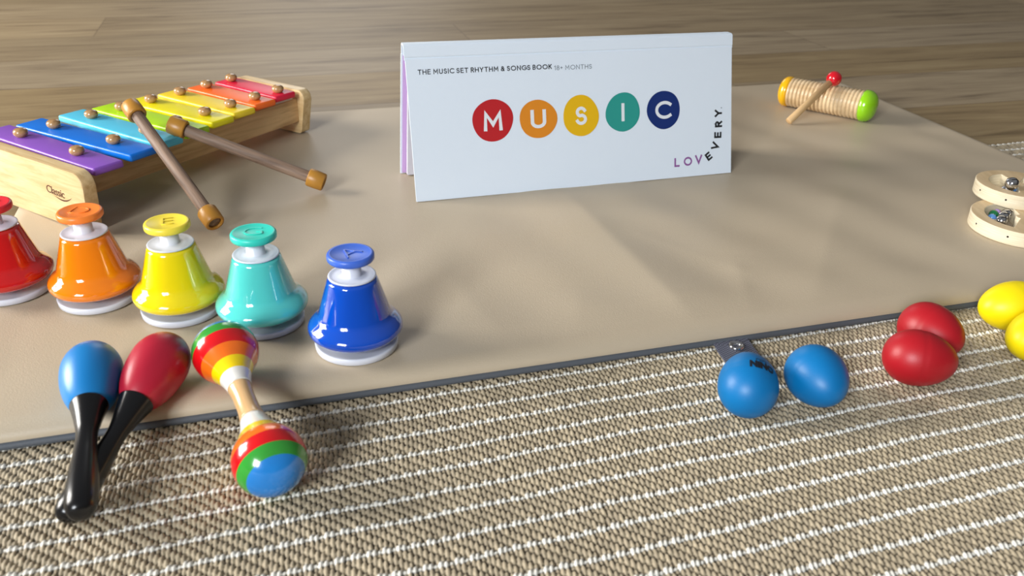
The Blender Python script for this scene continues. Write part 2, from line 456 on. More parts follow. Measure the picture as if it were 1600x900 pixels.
# dark underside: rounded band
bm = bmesh.new()
cen = rim.mean(0)
prof = [(-0.0035, MZ - 0.0094), (0.0006, MZ - 0.0099), (0.0020, MZ - 0.0106), (0.0027, MZ - 0.0120), (0.0024, MZ - 0.0140), (0.0012, 0.0002), (-0.010, 0.0001)]
nx = np.roll(rim, -1, 0) - np.roll(rim, 1, 0); nrm = np.stack([nx[:, 1], -nx[:, 0]], -1); nrm /= (np.linalg.norm(nrm, axis=1)[:, None] + 1e-9)
rings = [[bm.verts.new((rim[i, 0] + nrm[i, 0] * o, rim[i, 1] + nrm[i, 1] * o, z)) for i in range(nr)] for o, z in prof]
for a, b_ in zip(rings[:-1], rings[1:]):
    for i in range(nr): bm.faces.new((a[i], b_[i], b_[(i + 1) % nr], a[(i + 1) % nr]))
bm.faces.new(rings[-1])
link('underside', from_bm(bm, 'underside'), M_band, play_mat)['label'] = 'dark grey underside layer'

# webbing strap with press stud, part of the mat
def webbing():
    m = bpy.data.materials.new('grey_webbing'); m.use_nodes = True
    n = m.node_tree; L = n.links; b = n.nodes['Principled BSDF']; b.inputs['Roughness'].default_value = 0.7
    t = n.nodes.new('ShaderNodeTexCoord'); ck = n.nodes.new('ShaderNodeTexChecker'); ck.inputs['Scale'].default_value = 1.0
    mp = n.nodes.new('ShaderNodeMapping'); mp.inputs['Scale'].default_value = (900, 650, 900); mp.inputs['Rotation'].default_value = (0, 0, math.radians(17))
    ck.inputs['Color1'].default_value = lin((112, 114, 130)); ck.inputs['Color2'].default_value = lin((58, 58, 68))
    L.new(t.outputs['Object'], mp.inputs[0]); L.new(mp.outputs[0], ck.inputs[0]); L.new(ck.outputs[0], b.inputs['Base Color'])
    bp = n.nodes.new('ShaderNodeBump'); bp.inputs['Strength'].default_value = 0.6; bp.inputs['Distance'].default_value = 0.0005
    L.new(ck.outputs['Fac'], bp.inputs['Height']); L.new(bp.outputs[0], b.inputs['Normal'])
    return m
strap_path = [((0.1740, 0.6050), (0.0150), 0.0004), ((0.1752, 0.5985), 0.0150, 0.0015), ((0.1755, 0.590), 0.0152, 0.0022), ((0.1775, 0.575), 0.0153, 0.0012), ((0.1805, 0.560), 0.0153, 0.0008), ((0.1835, 0.546), 0.0152, 0.0006), ((0.1850, 0.536), 0.0152, 0.0006)]
bm = bmesh.new(); rows = []
for (x, y), hwid, z in strap_path:
    dx, dy = 0.958, 0.286
    rows.append([bm.verts.new((x + dx * hwid * t, y + dy * hwid * t, z + zz)) for t, zz in ((-1, 0), (-1, 0.0016), (-0.5, 0.0018), (0, 0.0018), (0.5, 0.0018), (1, 0.0016), (1, 0))])
for a, b_ in zip(rows[:-1], rows[1:]):
    for i in range(7): bm.faces.new((a[i], a[(i + 1) % 7], b_[(i + 1) % 7], b_[i]))
bm.faces.new(rows[0]); bm.faces.new(rows[-1])
strap = link('strap', from_bm(bm, 'strap'), webbing(), play_mat, smooth=False); strap['label'] = 'grey woven webbing strap'
me = lathe_me('press_stud', [(0, 0.0), (0.0, 0.0028), (0.0012, 0.0033), (0.0022, 0.0042), (0.0026, 0.0050), (0.0022, 0.0058), (0.0008, 0.0062), (0.0, 0.0062)], 40)
link('press_stud', me, M_chrome, strap, Matrix.Translation((0.1785, 0.5760, 0.0030)))['label'] = 'silver press stud ring'

# ------------------------------------------------------------------ desk bells
def smooth_prof(pts, n=5):
    """Catmull-Rom through (z, r) points"""
    out = []
    for i in range(len(pts) - 1):
        p0 = pts[max(i - 1, 0)]; p1 = pts[i]; p2 = pts[i + 1]; p3 = pts[min(i + 2, len(pts) - 1)]
        for k in range(n):
            t = k / n
            out.append(tuple(0.5 * ((2 * p1[c]) + (-p0[c] + p2[c]) * t + (2 * p0[c] - 5 * p1[c] + 4 * p2[c] - p3[c]) * t * t + (-p0[c] + 3 * p1[c] - 3 * p2[c] + p3[c]) * t ** 3) for c in (0, 1)))
    out.append(pts[-1]); return out
base_me = lathe_me('base', [(0, 0), (0.0, 0.0300), (0.0004, 0.0306), (0.0046, 0.0310), (0.0052, 0.0305), (0.0054, 0.0297), (0.0050, 0.0285), (0.0050, 0.010), (0.0050, 0.0042), (0.0560, 0.0042), (0.056, 0.0)], 72)
outer = smooth_prof([(0.0122, 0.0318), (0.0132, 0.0332), (0.0152, 0.0346), (0.0176, 0.0350), (0.0202, 0.0342), (0.0232, 0.0317), (0.0262, 0.0284), (0.0285, 0.0268), (0.0308, 0.0259), (0.036, 0.0243), (0.045, 0.0216), (0.0535, 0.0190), (0.0562, 0.0179), (0.0576, 0.0160)], 5)
bell_prof = [(0.056, 0.0), (0.056, 0.015), (0.05, 0.0187), (0.030, 0.0246), (0.020, 0.0315), (0.0135, 0.0312)] + outer + [(0.0580, 0.012), (0.0580, 0.0)]
bell_me = lathe_me('bell_shell', bell_prof, 96)
wash_me = lathe_me('washer', [(0.0580, 0.0), (0.0580, 0.0165), (0.0583, 0.0173), (0.0589, 0.0174), (0.0594, 0.0171), (0.0594, 0.0160), (0.0590, 0.0152), (0.0590, 0.0076), (0.0597, 0.0070), (0.0715, 0.0068), (0.0715, 0)], 64)
btn_me = lathe_me('push_button', [(0.0713, 0), (0.0713, 0.0150), (0.0716, 0.0163), (0.0724, 0.0169), (0.0740, 0.0170), (0.0756, 0.0169), (0.0765, 0.0163), (0.0769, 0.0152), (0.0768, 0.0142), (0.0765, 0.0136), (0.0765, 0)], 64)
BELLS = [('red', (-0.4150, 0.6205), (196, 14, 16), (222, 40, 52), 'C', 0.0, 'glossy red desk bell cut off by the left edge, beside the orange bell'),
         ('orange', (-0.33826, 0.61069), (240, 128, 4), (248, 132, 52), 'D', -0.10, 'glossy orange desk bell with orange push button, between red and yellow bells'),
         ('yellow', (-0.26405, 0.59388), (240, 214, 6), (246, 222, 70), 'E', 0.35, 'glossy yellow desk bell with yellow push button, between orange and turquoise bells'),
         ('turquoise', (-0.19411, 0.57920), (84, 206, 196), (52, 206, 186), 'G', 0.25, 'glossy turquoise desk bell with a turquoise push button, behind the striped maraca'),
         ('blue', (-0.11597, 0.54784), (4, 74, 186), (66, 106, 206), 'A', 0.9, 'glossy royal blue desk bell with a lighter blue push button, rightmost of the bells')]
for name, (bx, by), c1, c2, ltr, rz, lab in BELLS:
    t = empty('desk_bell', lab, 'bell', (bx, by, MZ), 'desk bells standing on the mat')
    m1 = mat(name + '_enamel', c1, 0.10, 0.6, coat=1.0, coat_rough=0.03)
    m2 = mat(name + '_plastic', c2, 0.34, 0.5, bump=0.05, bscale=500)
    for nm, src, mm in (('base', base_me, M_white), ('bell_shell', bell_me, m1), ('washer', wash_me, M_white), ('push_button', btn_me, m2)):
        me = src.copy(); o = link(nm, me, mm, t)
        if nm == 'push_button':
            tm = text_mesh(ltr, 0.019, 0.00055, -0.0004)
            o2 = link('embossed_letter', tm, m2, o, Matrix.Translation((0, 0, 0.07655)) @ Matrix.Rotation(rz, 4, 'Z') @ Matrix.Scale(1.25, 4, (1, 0, 0)), smooth=False)
    # maker's small moulding nub on the base rim
BELL = None

# ------------------------------------------------------------------ xylophone
XA = 1.032
Ux = Vector((math.cos(XA), math.sin(XA), 0)); Vx = Vector((math.sin(XA), -math.cos(XA), 0))
XM = Matrix(((Vx.x, Ux.x, 0, 0), (Vx.y, Ux.y, 0, 0), (0, 0, 1, 0), (0, 0, 0, 1)))   # local x = across (v), y = along (u), z = up
xyl = empty('xylophone', 'wooden toy xylophone with eight rainbow coloured keys and pale wood end boards', 'xylophone', (-0.4865, 0.7837, MZ))
xyl.rotation_euler = (0, 0, XA - PI / 2)
def rounded_trap(wb, wt, h, r, n=8):
    """outline in (x, z): bottom width wb, top width wt, corner radii r"""
    cs = [(-wb / 2, 0), (wb / 2, 0), (wt / 2, h), (-wt / 2, h)]
    pts = []
    for i, c in enumerate(cs):
        rr = r[i]; p = Vector(c); a = (Vector(cs[i - 1]) - p).normalized(); b_ = (Vector(cs[(i + 1) % 4]) - p).normalized()
        ang = a.angle(b_); tl = rr / math.tan(ang / 2); A = p + a * tl; B = p + b_ * tl
        cc = p + (a + b_).normalized() * (rr / math.sin(ang / 2))
        a0 = math.atan2(A.y - cc.y, A.x - cc.x); a1 = math.atan2(B.y - cc.y, B.x - cc.x)
        while a1 < a0: a1 += 2 * PI
        if a1 - a0 > PI: a1 -= 2 * PI
        pts += [(cc.x + rr * math.cos(a0 + (a1 - a0) * k / n), cc.y + rr * math.sin(a0 + (a1 - a0) * k / n)) for k in range(n + 1)]
    return pts
RX = Matrix(((1, 0, 0, 0), (0, 0, -1, 0), (0, 1, 0, 0), (0, 0, 0, 1)))        # (x, y, z) -> (x, -z, y)
def end_board(y0, wb, wt, h, r, name):
    bm = bmesh.new()
    extrude_poly(bm, rounded_trap(wb, wt, h, r), 0, 0.0137, 0.0012, 3, Matrix.Translation((0, y0 + 0.0137, 0)) @ RX)
    return sharp(link('end_board', from_bm(bm, 'end_board'), M_board, xyl))
M_board = wood('end_board_wood', (228, 200, 150), (204, 168, 114), (0.10, 1.0, 1.0), 0.42, 130, 0.15, 0.1)
M_rail = wood('rail_wood', (222, 184, 132), (182, 140, 92), (1.0, 0.08, 1.0), 0.5, 110, 0.1, 0.1)
nb = end_board(0.0, 0.2011, 0.2011 + 2 * 0.1 * 0.0589, 0.0589, (0.004, 0.004, 0.012, 0.012), 'near')
fb = end_board(0.347 - 0.0137, 0.1039, 0.1039 + 2 * 0.20 * 0.0557, 0.0557, (0.006, 0.006, 0.010, 0.010), 'far')
for sgn in (-1, 1):
    bm = bmesh.new()
    xa, xb = 0.0530, 0.0495
    th = 0.0110
    v = []
    for (y, x) in ((0.0130, xa), (0.3340, xb)):
        for z in (0.0152, 0.0452):
            for dx in (0, -th): v.append(bm.verts.new((sgn * (x + dx), y, z)))
    for f in ((0, 1, 3, 2), (4, 6, 7, 5), (0, 2, 6, 4), (1, 5, 7, 3), (0, 4, 5, 1), (2, 3, 7, 6)): bm.faces.new([v[i] for i in f])
    bmesh.ops.recalc_face_normals(bm, faces=bm.faces)
    bmesh.ops.bevel(bm, geom=list(bm.edges), offset=0.0008, segments=2, affect='EDGES')
    rl = sharp(link('side_rail', from_bm(bm, 'side_rail'), M_rail, xyl))
    bm = bmesh.new()
    bevel_box(bm, (sgn * 0.0435 - 0.005, 0.020, 0.0448), (sgn * 0.0435 + 0.005, 0.327, 0.0490), 0.0006, 1)
    link('felt_strip', from_bm(bm, 'felt_strip'), mat('white_felt', (214, 208, 200), 0.9), rl)
KEYC = [('purple', (140, 86, 190)), ('blue', (0, 112, 214)), ('light_blue', (84, 194, 226)), ('lime_green', (176, 222, 14)),
        ('bright_yellow', (236, 222, 4)), ('golden_yellow', (240, 208, 40)), ('orange', (246, 106, 26)), ('red', (222, 20, 62))]
du = [-0.0004, -0.001, 0.0012, 0.0002, 0.0004, 0.0005, -0.0001, -0.0008]
ro = [0.0131, -0.0403, 0.0111, -0.012, -0.0192, 0.0194, 0.036, 0.0442]
knob_prof = [(0.0000, 0.0), (0.0, 0.0046), (0.0008, 0.0058), (0.0022, 0.0070), (0.0040, 0.0072), (0.0058, 0.0063), (0.0070, 0.0042), (0.0075, 0.0020), (0.0076, 0.0)]
knob_me = lathe_me('knob', [(z * 1.18, r) for z, r in smooth_prof(knob_prof, 3)], 32)
knob_me.materials.append(M_knob)
knob_me.polygons.foreach_set('use_smooth', [True] * len(knob_me.polygons))
hb, tb = 0.0568, 0.0078
for i, (cn, c) in enumerate(KEYC):
    hl = 0.0956 - 0.0057 * i; u = 0.0383 + 0.0392 * i + du[i]
    bm = bmesh.new()
    hwid = 0.01535
    # bar section with broad rounded upper arrises, pillow ends
    bevel_box(bm, (-hl, -hwid - 0.0008, -tb), (hl, hwid + 0.0008, 0.0), 0.0024, 4)
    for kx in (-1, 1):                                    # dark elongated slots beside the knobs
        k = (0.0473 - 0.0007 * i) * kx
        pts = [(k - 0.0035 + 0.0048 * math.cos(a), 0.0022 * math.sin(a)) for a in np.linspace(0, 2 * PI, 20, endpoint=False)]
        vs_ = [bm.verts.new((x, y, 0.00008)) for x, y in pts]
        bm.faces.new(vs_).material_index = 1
    mk = mat(cn + '_painted_wood', c, 0.36, 0.5, bump=0.05, bscale=260, var=0.03, vscale=50)
    me_ = bpy.data.meshes.new('key'); bm.to_mesh(me_); bm.free()
    ko = sharp(link('key', me_, [mk, M_dark], xyl, Matrix.Translation((0, u, hb)) @ Matrix.Rotation(-ro[i], 4, 'Z')), 50)
    ko['label'] = cn.replace('_', ' ') + ' key'
    for kx in (-1, 1):
        o = bpy.data.objects.new('knob', knob_me); COL.objects.link(o); o.parent = ko
        o.location = ((0.0473 - 0.0007 * i) * kx, 0, 0.0001)
# burnt-in word on the near end board
M_burn = mat('burnt_lettering', (88, 50, 24), 0.7)
FX = frame_m((0, -0.0001, 0), (1, 0, 0), (0, 0, 1))
tm = text_mesh('Classic', 0.0112, 0.00012, 0.00008, 0.12, 'LEFT', 0.92, 'BOTTOM_BASELINE')
o = link('lettering', tm, M_burn, nb, Matrix.Translation((0.0445, 0, 0.0300)) @ FX @ Matrix.Rotation(-0.035, 4, 'Z'), smooth=False)
o['label'] = 'brown burnt-in word Classic'
bm = bmesh.new(); n = 24; a_, b_ = [], []
for k in range(n + 1):
    t = k / n; x = 0.0565 + 0.0275 * t; z = 0.0285 - 0.0052 * math.sin(PI * min(1, t * 1.0) * 0.62) / math.sin(PI * .5) + 0.0082 * t * t
    wd = 0.00010 + 0.00075 * math.sin(PI * min(1.0, t)) 
    a_.append(bm.verts.new((x, -0.0002, z - wd))); b_.append(bm.verts.new((x, -0.0002, z + wd)))
for k in range(n): bm.faces.new((a_[k], a_[k + 1], b_[k + 1], b_[k]))
link('swoosh_mark', from_bm(bm, 'swoosh_mark'), M_burn, nb, smooth=False)

# ------------------------------------------------------------------ mallets for the xylophone
def mallet(low, high, lab):
    low, high = Vector(low), Vector(high)
    d = (high - low); L_ = d.length
    t = empty('mallet', lab, 'mallet', low, 'xylophone mallets')
    mw = axis_m((0, 0, 0), d)
    link('stick', lathe_me('stick', [(0.002, 0), (0.002, 0.0056), (0.0028, 0.0060), (0.006, 0.0062), (L_ * 0.5, 0.0061), (L_ - 0.006, 0.0062), (L_ - 0.0028, 0.0060), (L_ - 0.002, 0.0056), (L_ - 0.002, 0)], 32), M_walnut, t, mw)
    cap = [(0.0012, 0.0062), (0.0002, 0.0066), (0.0, 0.0074), (0.0002, 0.0086), (0.0012, 0.0094), (0.010, 0.0098), (0.0165, 0.0097), (0.0178, 0.0090), (0.0180, 0.0066), (0.0172, 0.0062)]
    link('rubber_cap', sh_me('rubber_cap', cap), M_amber, t, mw)
    top = [(L_ - z, r) for z, r in cap]
    link('rubber_cap', sh_me('rubber_cap', top), M_amber, t, mw)
def sh_me(nm, prof): return lathe_me(nm, prof + [prof[0]], 40)
Ox = Vector((-0.4865, 0.7837, MZ))
def xl(u, v, z): return Ox + Ux * u + Vx * v + Vector((0, 0, z))
mallet((-0.28241, 0.73956, 0.0098 + MZ), xl(0.107, 0.0425, 0.0888), 'left walnut mallet, its amber upper cap beside a knob of the lime green key')
mallet((-0.20213, 0.85151, 0.0098 + MZ), xl(0.129, 0.0700, 0.0682), 'right walnut mallet with amber caps, its lower end nearest the white book')

# ------------------------------------------------------------------ maracas
def plain_maraca(head, end, col, cname, lab):
    h, e = Vector((head[0], head[1], head[2] + MZ)), Vector((end[0], end[1], end[2] + MZ))
    ax = (h - e); L_ = ax.length
    t = empty('maraca', lab, 'maraca', e, 'plain maracas with black handles')
    mw = axis_m((0, 0, 0), ax)
    hp = [(L_ + z, r) for z, r in [(-0.0405, 0.0)] + [((-0.0405 if math.cos(a) > 0 else -0.0250) * math.cos(a), 0.0197 * math.sin(a)) for a in np.linspace(0.10, PI - 0.10, 30)] + [(0.0250, 0.0)]]
    link('head', lathe_me('head', hp, 64), mat(cname + '_satin_paint', col, 0.36, 0.5, bump=0.06, bscale=500), t, mw)
    cupz = L_ - 0.0350
    pr = smooth_prof([(-0.0088, 0.0), (-0.0086, 0.0028), (-0.0068, 0.0062), (-0.002, 0.0084), (0.006, 0.0090), (0.018, 0.0086), (0.034, 0.0074), (0.047, 0.0064), (cupz - 0.024, 0.0064), (cupz - 0.013, 0.0082), (cupz - 0.004, 0.0102), (cupz, 0.0113)], 5) 
    pr += [(cupz + 0.0006, 0.0115), (cupz + 0.0007, 0.0108), (cupz - 0.004, 0.007), (cupz - 0.004, 0)]
    link('handle', lathe_me('handle', pr, 48), M_black, t, mw)
M_black = mat('black_satin_plastic', (14, 14, 16), 0.24, 0.5)
plain_maraca((-0.2793, 0.4732, 0.0192), (-0.2389, 0.3625, 0.0062), (18, 122, 190), 'blue', 'maraca with plain blue head and black handle crossing over the crimson one')
plain_maraca((-0.2390, 0.4852, 0.0192), (-0.2518, 0.3732, -0.0065), (176, 26, 50), 'crimson', 'maraca with plain crimson head and black handle crossing beneath the blue one')
# double-ended striped maraca
A = Vector((-0.1969, 0.4970, 0.0223 + MZ)); B = Vector((-0.1434, 0.4025, 0.0228))
ax = B - A; L_ = ax.length
t = empty('double_maraca', 'double-headed wooden maraca with rainbow stripes, lying across the mat edge', 'maraca', (A.x, A.y, A.z))
mw = axis_m((0, 0, 0), ax)
sc = {n_: mat(n_ + '_lacquer', c, 0.20, 0.5, coat=0.6, coat_rough=0.08, var=0.04, vscale=120) for n_, c in dict(sky=(34, 128, 206), green=(52, 152, 52), red=(212, 14, 22), orange=(244, 112, 24), yellow=(250, 212, 10), white=(236, 232, 224)).items()}
ml = [sc[k] for k in ('sky', 'green', 'red', 'orange', 'yellow', 'white')]
R_ = 0.0224
def head_r(s):
    """radius at s toward the neck from the head centre"""
    if s <= 0.011: return R_ * math.sqrt(max(0.0, 1 - (s / R_) ** 2)) if s > -R_ else 0.0
    # flare to the neck
    r9 = R_ * math.sqrt(1 - (0.011 / R_) ** 2); u_ = (s - 0.011) / (0.052 - 0.011)
    u_ = min(1, max(0, u_)); sl = -0.011 / r9 * 0.041
    h00 = 2 * u_ ** 3 - 3 * u_ ** 2 + 1; h10 = u_ ** 3 - 2 * u_ ** 2 + u_; h01 = -2 * u_ ** 3 + 3 * u_ ** 2
    return h00 * r9 + h10 * sl * 1.25 + h01 * 0.0070
def striped(bounds, flip, s_end, nm):
    ss = sorted(set([round(-R_ * math.cos(a), 6) for a in np.linspace(0, PI / 2, 16)] + [round(x, 6) for x in np.linspace(0.002, s_end, 22)] + list(bounds)))
    pr = [(s, head_r(s)) for s in ss]; pr[0] = (pr[0][0], 0.0)
    def mf(i):
        mid = (ss[min(i, len(ss) - 2)] + ss[min(i + 1, len(ss) - 1)]) / 2
        return sum(mid > b_ for b_ in bounds)
    prof_ = [((z if not flip else L_ - z), r) for z, r in pr] + [((s_end if not flip else L_ - s_end), head_r(s_end) - 0.001), ((s_end - 0.004 if not flip else L_ - s_end + 0.004), 0)]
    o = link('striped_head', lathe_me('striped_head', prof_, 72, lambda i: min(5, mf(i))), ml, t, mw)
striped((-0.0065, 0.0022, 0.0120, 0.0205, 0.0290), False, 0.0395, 'far')
striped((-0.0142, -0.0068, 0.0025, 0.0115, 0.0215), True, 0.0370, 'near')
nk = [(s, (head_r(s) if s < L_ / 2 else head_r(L_ - s))) for s in np.linspace(0.0395, L_ - 0.0370, 24)]
link('neck', lathe_me('neck', [(nk[0][0], 0)] + nk + [(nk[-1][0], 0)], 48), wood('neck_wood', (226, 186, 134), (204, 158, 104), (1, 1, 0.1), 0.25, 90, 0.5, 0.05), t, mw)

# ------------------------------------------------------------------ egg shakers
def egg_prof(a, b_, k=0.12):
    pr = []
    for x in np.linspace(0, PI, 49):
        s = -a * math.cos(x); r = b_ * math.sin(x) * (1 - k * (-math.cos(x)))
        if abs(s) < 0.0003: r -= 0.00022
        pr.append((s, max(r, 0.0)))
    pr[0] = (-a, 0.0); pr[-1] = (a, 0.0); return pr
def egg(x, y, az, col, cname, lab, a=0.0265, b_=0.0213, el=0.0):
    z = b_ * 0.985 + a * 0.0 - 0.0004
    t = empty('egg_shaker', lab, 'egg shaker', (x, y, z), 'egg shakers on the rug')
    d = (math.cos(az) * math.cos(el), math.sin(az) * math.cos(el), math.sin(el))
    mw = axis_m((0, 0, 0), d)
    link('shell', lathe_me('shell', egg_prof(a, b_), 72), mat(cname, col, 0.42, 0.45, bump=0.08, bscale=1200), t, mw)
    return t, mw, a, b_
R = math.radians
e1 = egg(0.1676, 0.5000, R(80), (0, 110, 172), 'blue_egg_plastic', 'blue egg shaker with black printed word, covering the end of the grey strap', 0.0255, 0.0208, 0.22)
egg(0.2196, 0.5100, R(282), (0, 110, 172), 'plain_blue_egg_plastic', 'plain blue egg shaker, right of the one by the strap', 0.0255, 0.0211)
egg(0.3043, 0.5385, R(345), (170, 18, 30), 'red_egg_plastic', 'red egg shaker lying sideways, the nearer of the two red ones', 0.0262, 0.0209)
egg(0.3300, 0.5790, R(300), (170, 18, 30), 'back_red_egg_plastic', 'red egg shaker partly hidden behind the nearer red one', 0.0262, 0.0209)
egg(0.4150, 0.6225, R(190), (240, 216, 0), 'yellow_egg_plastic', 'yellow egg shaker touching the mat edge, farther of the two yellow ones', 0.0280, 0.0209)
egg(0.4110, 0.5745, R(205), (240, 216, 0), 'near_yellow_egg_plastic', 'yellow egg shaker at the right edge, the nearer of the two yellow ones', 0.0270, 0.0209)
# printed word wrapped over the first blue egg
t, mw, a, b_ = e1
def egg_r(s): 
    x = math.acos(max(-1, min(1, -s / a))); return b_ * math.sin(x) * (1 - 0.12 * (-math.cos(x)))
def wrap(me, s0, ang0):
    bm = bmesh.new(); bm.from_mesh(me)
    bmesh.ops.triangulate(bm, faces=bm.faces)
    bmesh.ops.subdivide_edges(bm, edges=bm.edges, cuts=2)
    for v in bm.verts:
        s = s0 + v.co.y; r = egg_r(s) + 0.00018
        th = ang0 + 0.80 * v.co.x / 0.0205
        # angle measured from up towards the viewer's right
        loc = Vector((-math.sin(th) * r, math.cos(th) * r, s))
        v.co = loc
    me2 = bpy.data.meshes.new('printed_word'); bm.to_mesh(me2); bm.free(); return me2
tm = text_mesh('NINO', 0.0084, 0.0, 0.0006, 0.0, 'LEFT', 1.02, 'BOTTOM_BASELINE')
# local frame of the egg: z = axis (away), x = up x z ; up lies along local y
ink = mat('black_print', (18, 22, 32), 0.5)
o = link('printed_word', wrap(tm, -0.0034, -0.10), ink, t, mw, smooth=False); o['label'] = 'black printed word NINO'
bm = bmesh.new()
def strip(p, q, wd=0.00028, n=8):
    p, q = Vector(p), Vector(q); d = (q - p).normalized(); nn = Vector((-d.y, d.x))
    vs_ = []
    for k in range(n + 1):
        c_ = p.lerp(q, k / n); vs_.append((bm.verts.new((c_.x + nn.x * wd, c_.y + nn.y * wd, 0)), bm.verts.new((c_.x - nn.x * wd, c_.y - nn.y * wd, 0))))
    for k in range(n): bm.faces.new((vs_[k][0], vs_[k + 1][0], vs_[k + 1][1], vs_[k][1]))
strip((0.0060, 0.0062), (0.0060, 0.0092)); strip((0.0060, 0.0092), (0.0150, 0.0092)); strip((0.0150, 0.0092), (0.0150, 0.0062)); strip((0.0085, 0.0076), (0.0125, 0.0076))
me_ = bpy.data.meshes.new('f'); bm.to_mesh(me_); bm.free()
link('printed_mark', wrap(me_, -0.0034, -0.10), ink, t, mw, smooth=False)

# ------------------------------------------------------------------ the book standing as a tent
BLx, BLy = -0.10172507, 0.82758334
bu = Vector((0.95382, 0.30041, 0)).normalized(); bn = Vector((-bu.y, bu.x, 0))
book = empty('board_book', 'white landscape hardcover music book standing open like a tent on the mat', 'book', (BLx, BLy, MZ + 0.0003))
book.rotation_euler = (0, 0, math.atan2(bu.y, bu.x))
WB_ = 0.3691
M_cover = mat('white_book_cover', (222, 232, 243), 0.42, 0.4, bump=0.12, bscale=700)
M_page = mat('white_page', (208, 206, 216), 0.6)
M_lilac = mat('lilac_page', (196, 160, 212), 0.6)
def zsc(u): return 1.012 - 0.0247 * u / WB_
def board(name, sec, m, parent, u0=0.0, u1=WB_, nseg=1, bev=0.0004):
    """sec: closed outline in (n, z) swept along u, n = away from the viewer"""
    bm = bmesh.new(); rows = []
    for u in (u0, u1): rows.append([bm.verts.new((u, n_, z * zsc(u))) for n_, z in sec])
    k = len(sec)
    for i in range(k): bm.faces.new((rows[0][i], rows[0][(i + 1) % k], rows[1][(i + 1) % k], rows[1][i]))
    bm.faces.new(rows[0]); bm.faces.new(list(reversed(rows[1])))
    bmesh.ops.recalc_face_normals(bm, faces=bm.faces)
    return sharp(link(name, from_bm(bm, name), m, parent), 30)
th = 0.0025
fl_n, fl_z = 0.0364, 0.1378                # hinge line of the front cover
ln = math.hypot(fl_n, fl_z); vn, vz = fl_n / ln, fl_z / ln
front = board('front_cover', [(0, 0), (fl_n, fl_z), (fl_n + th * vz, fl_z - th * vn), (th * vz, 0.0)], M_cover, book)
# spine wrap: groove, folded band, flat spine, back hinge
g = [(fl_n - 0.0002, fl_z - 0.0006), (fl_n + 0.0011, fl_z + 0.0006), (fl_n + 0.0006, fl_z + 0.0022), (fl_n + 0.0030, fl_z + 0.0120), (fl_n + 0.0042, 0.1508), (fl_n + 0.0056, 0.1514), (0.0510, 0.1512), (0.0526, 0.1500), (0.0545, 0.142), (0.0550, 0.1385)]
inner = [(n_ - 0.0 + (0.0016 if i < 5 else (0 if i < 7 else -0.0016)), z - (0.0012 if i < 5 else 0.0018)) for i, (n_, z) in enumerate(g)]
board('spine', g + inner[::-1], M_cover, book, -0.0008, WB_ + 0.0008)
back = board('back_cover', [(0.0894 - th, 0), (0.0548 - th, 0.1395), (0.0548, 0.1398), (0.0894, 0)], M_cover, book, -0.0012, WB_)
lp = board('lilac_page', [(0.0852, 0.0012), (0.0515, 0.138), (0.0522, 0.138), (0.0862, 0.0012)], M_lilac, book, 0.0005, WB_ - 0.002)
lp['label'] = 'lilac printed page'
board('page_block', [(0.0770, 0.001), (0.0475, 0.140), (0.0512, 0.140), (0.0846, 0.001)], M_page, book, 0.0050, WB_ - 0.006)
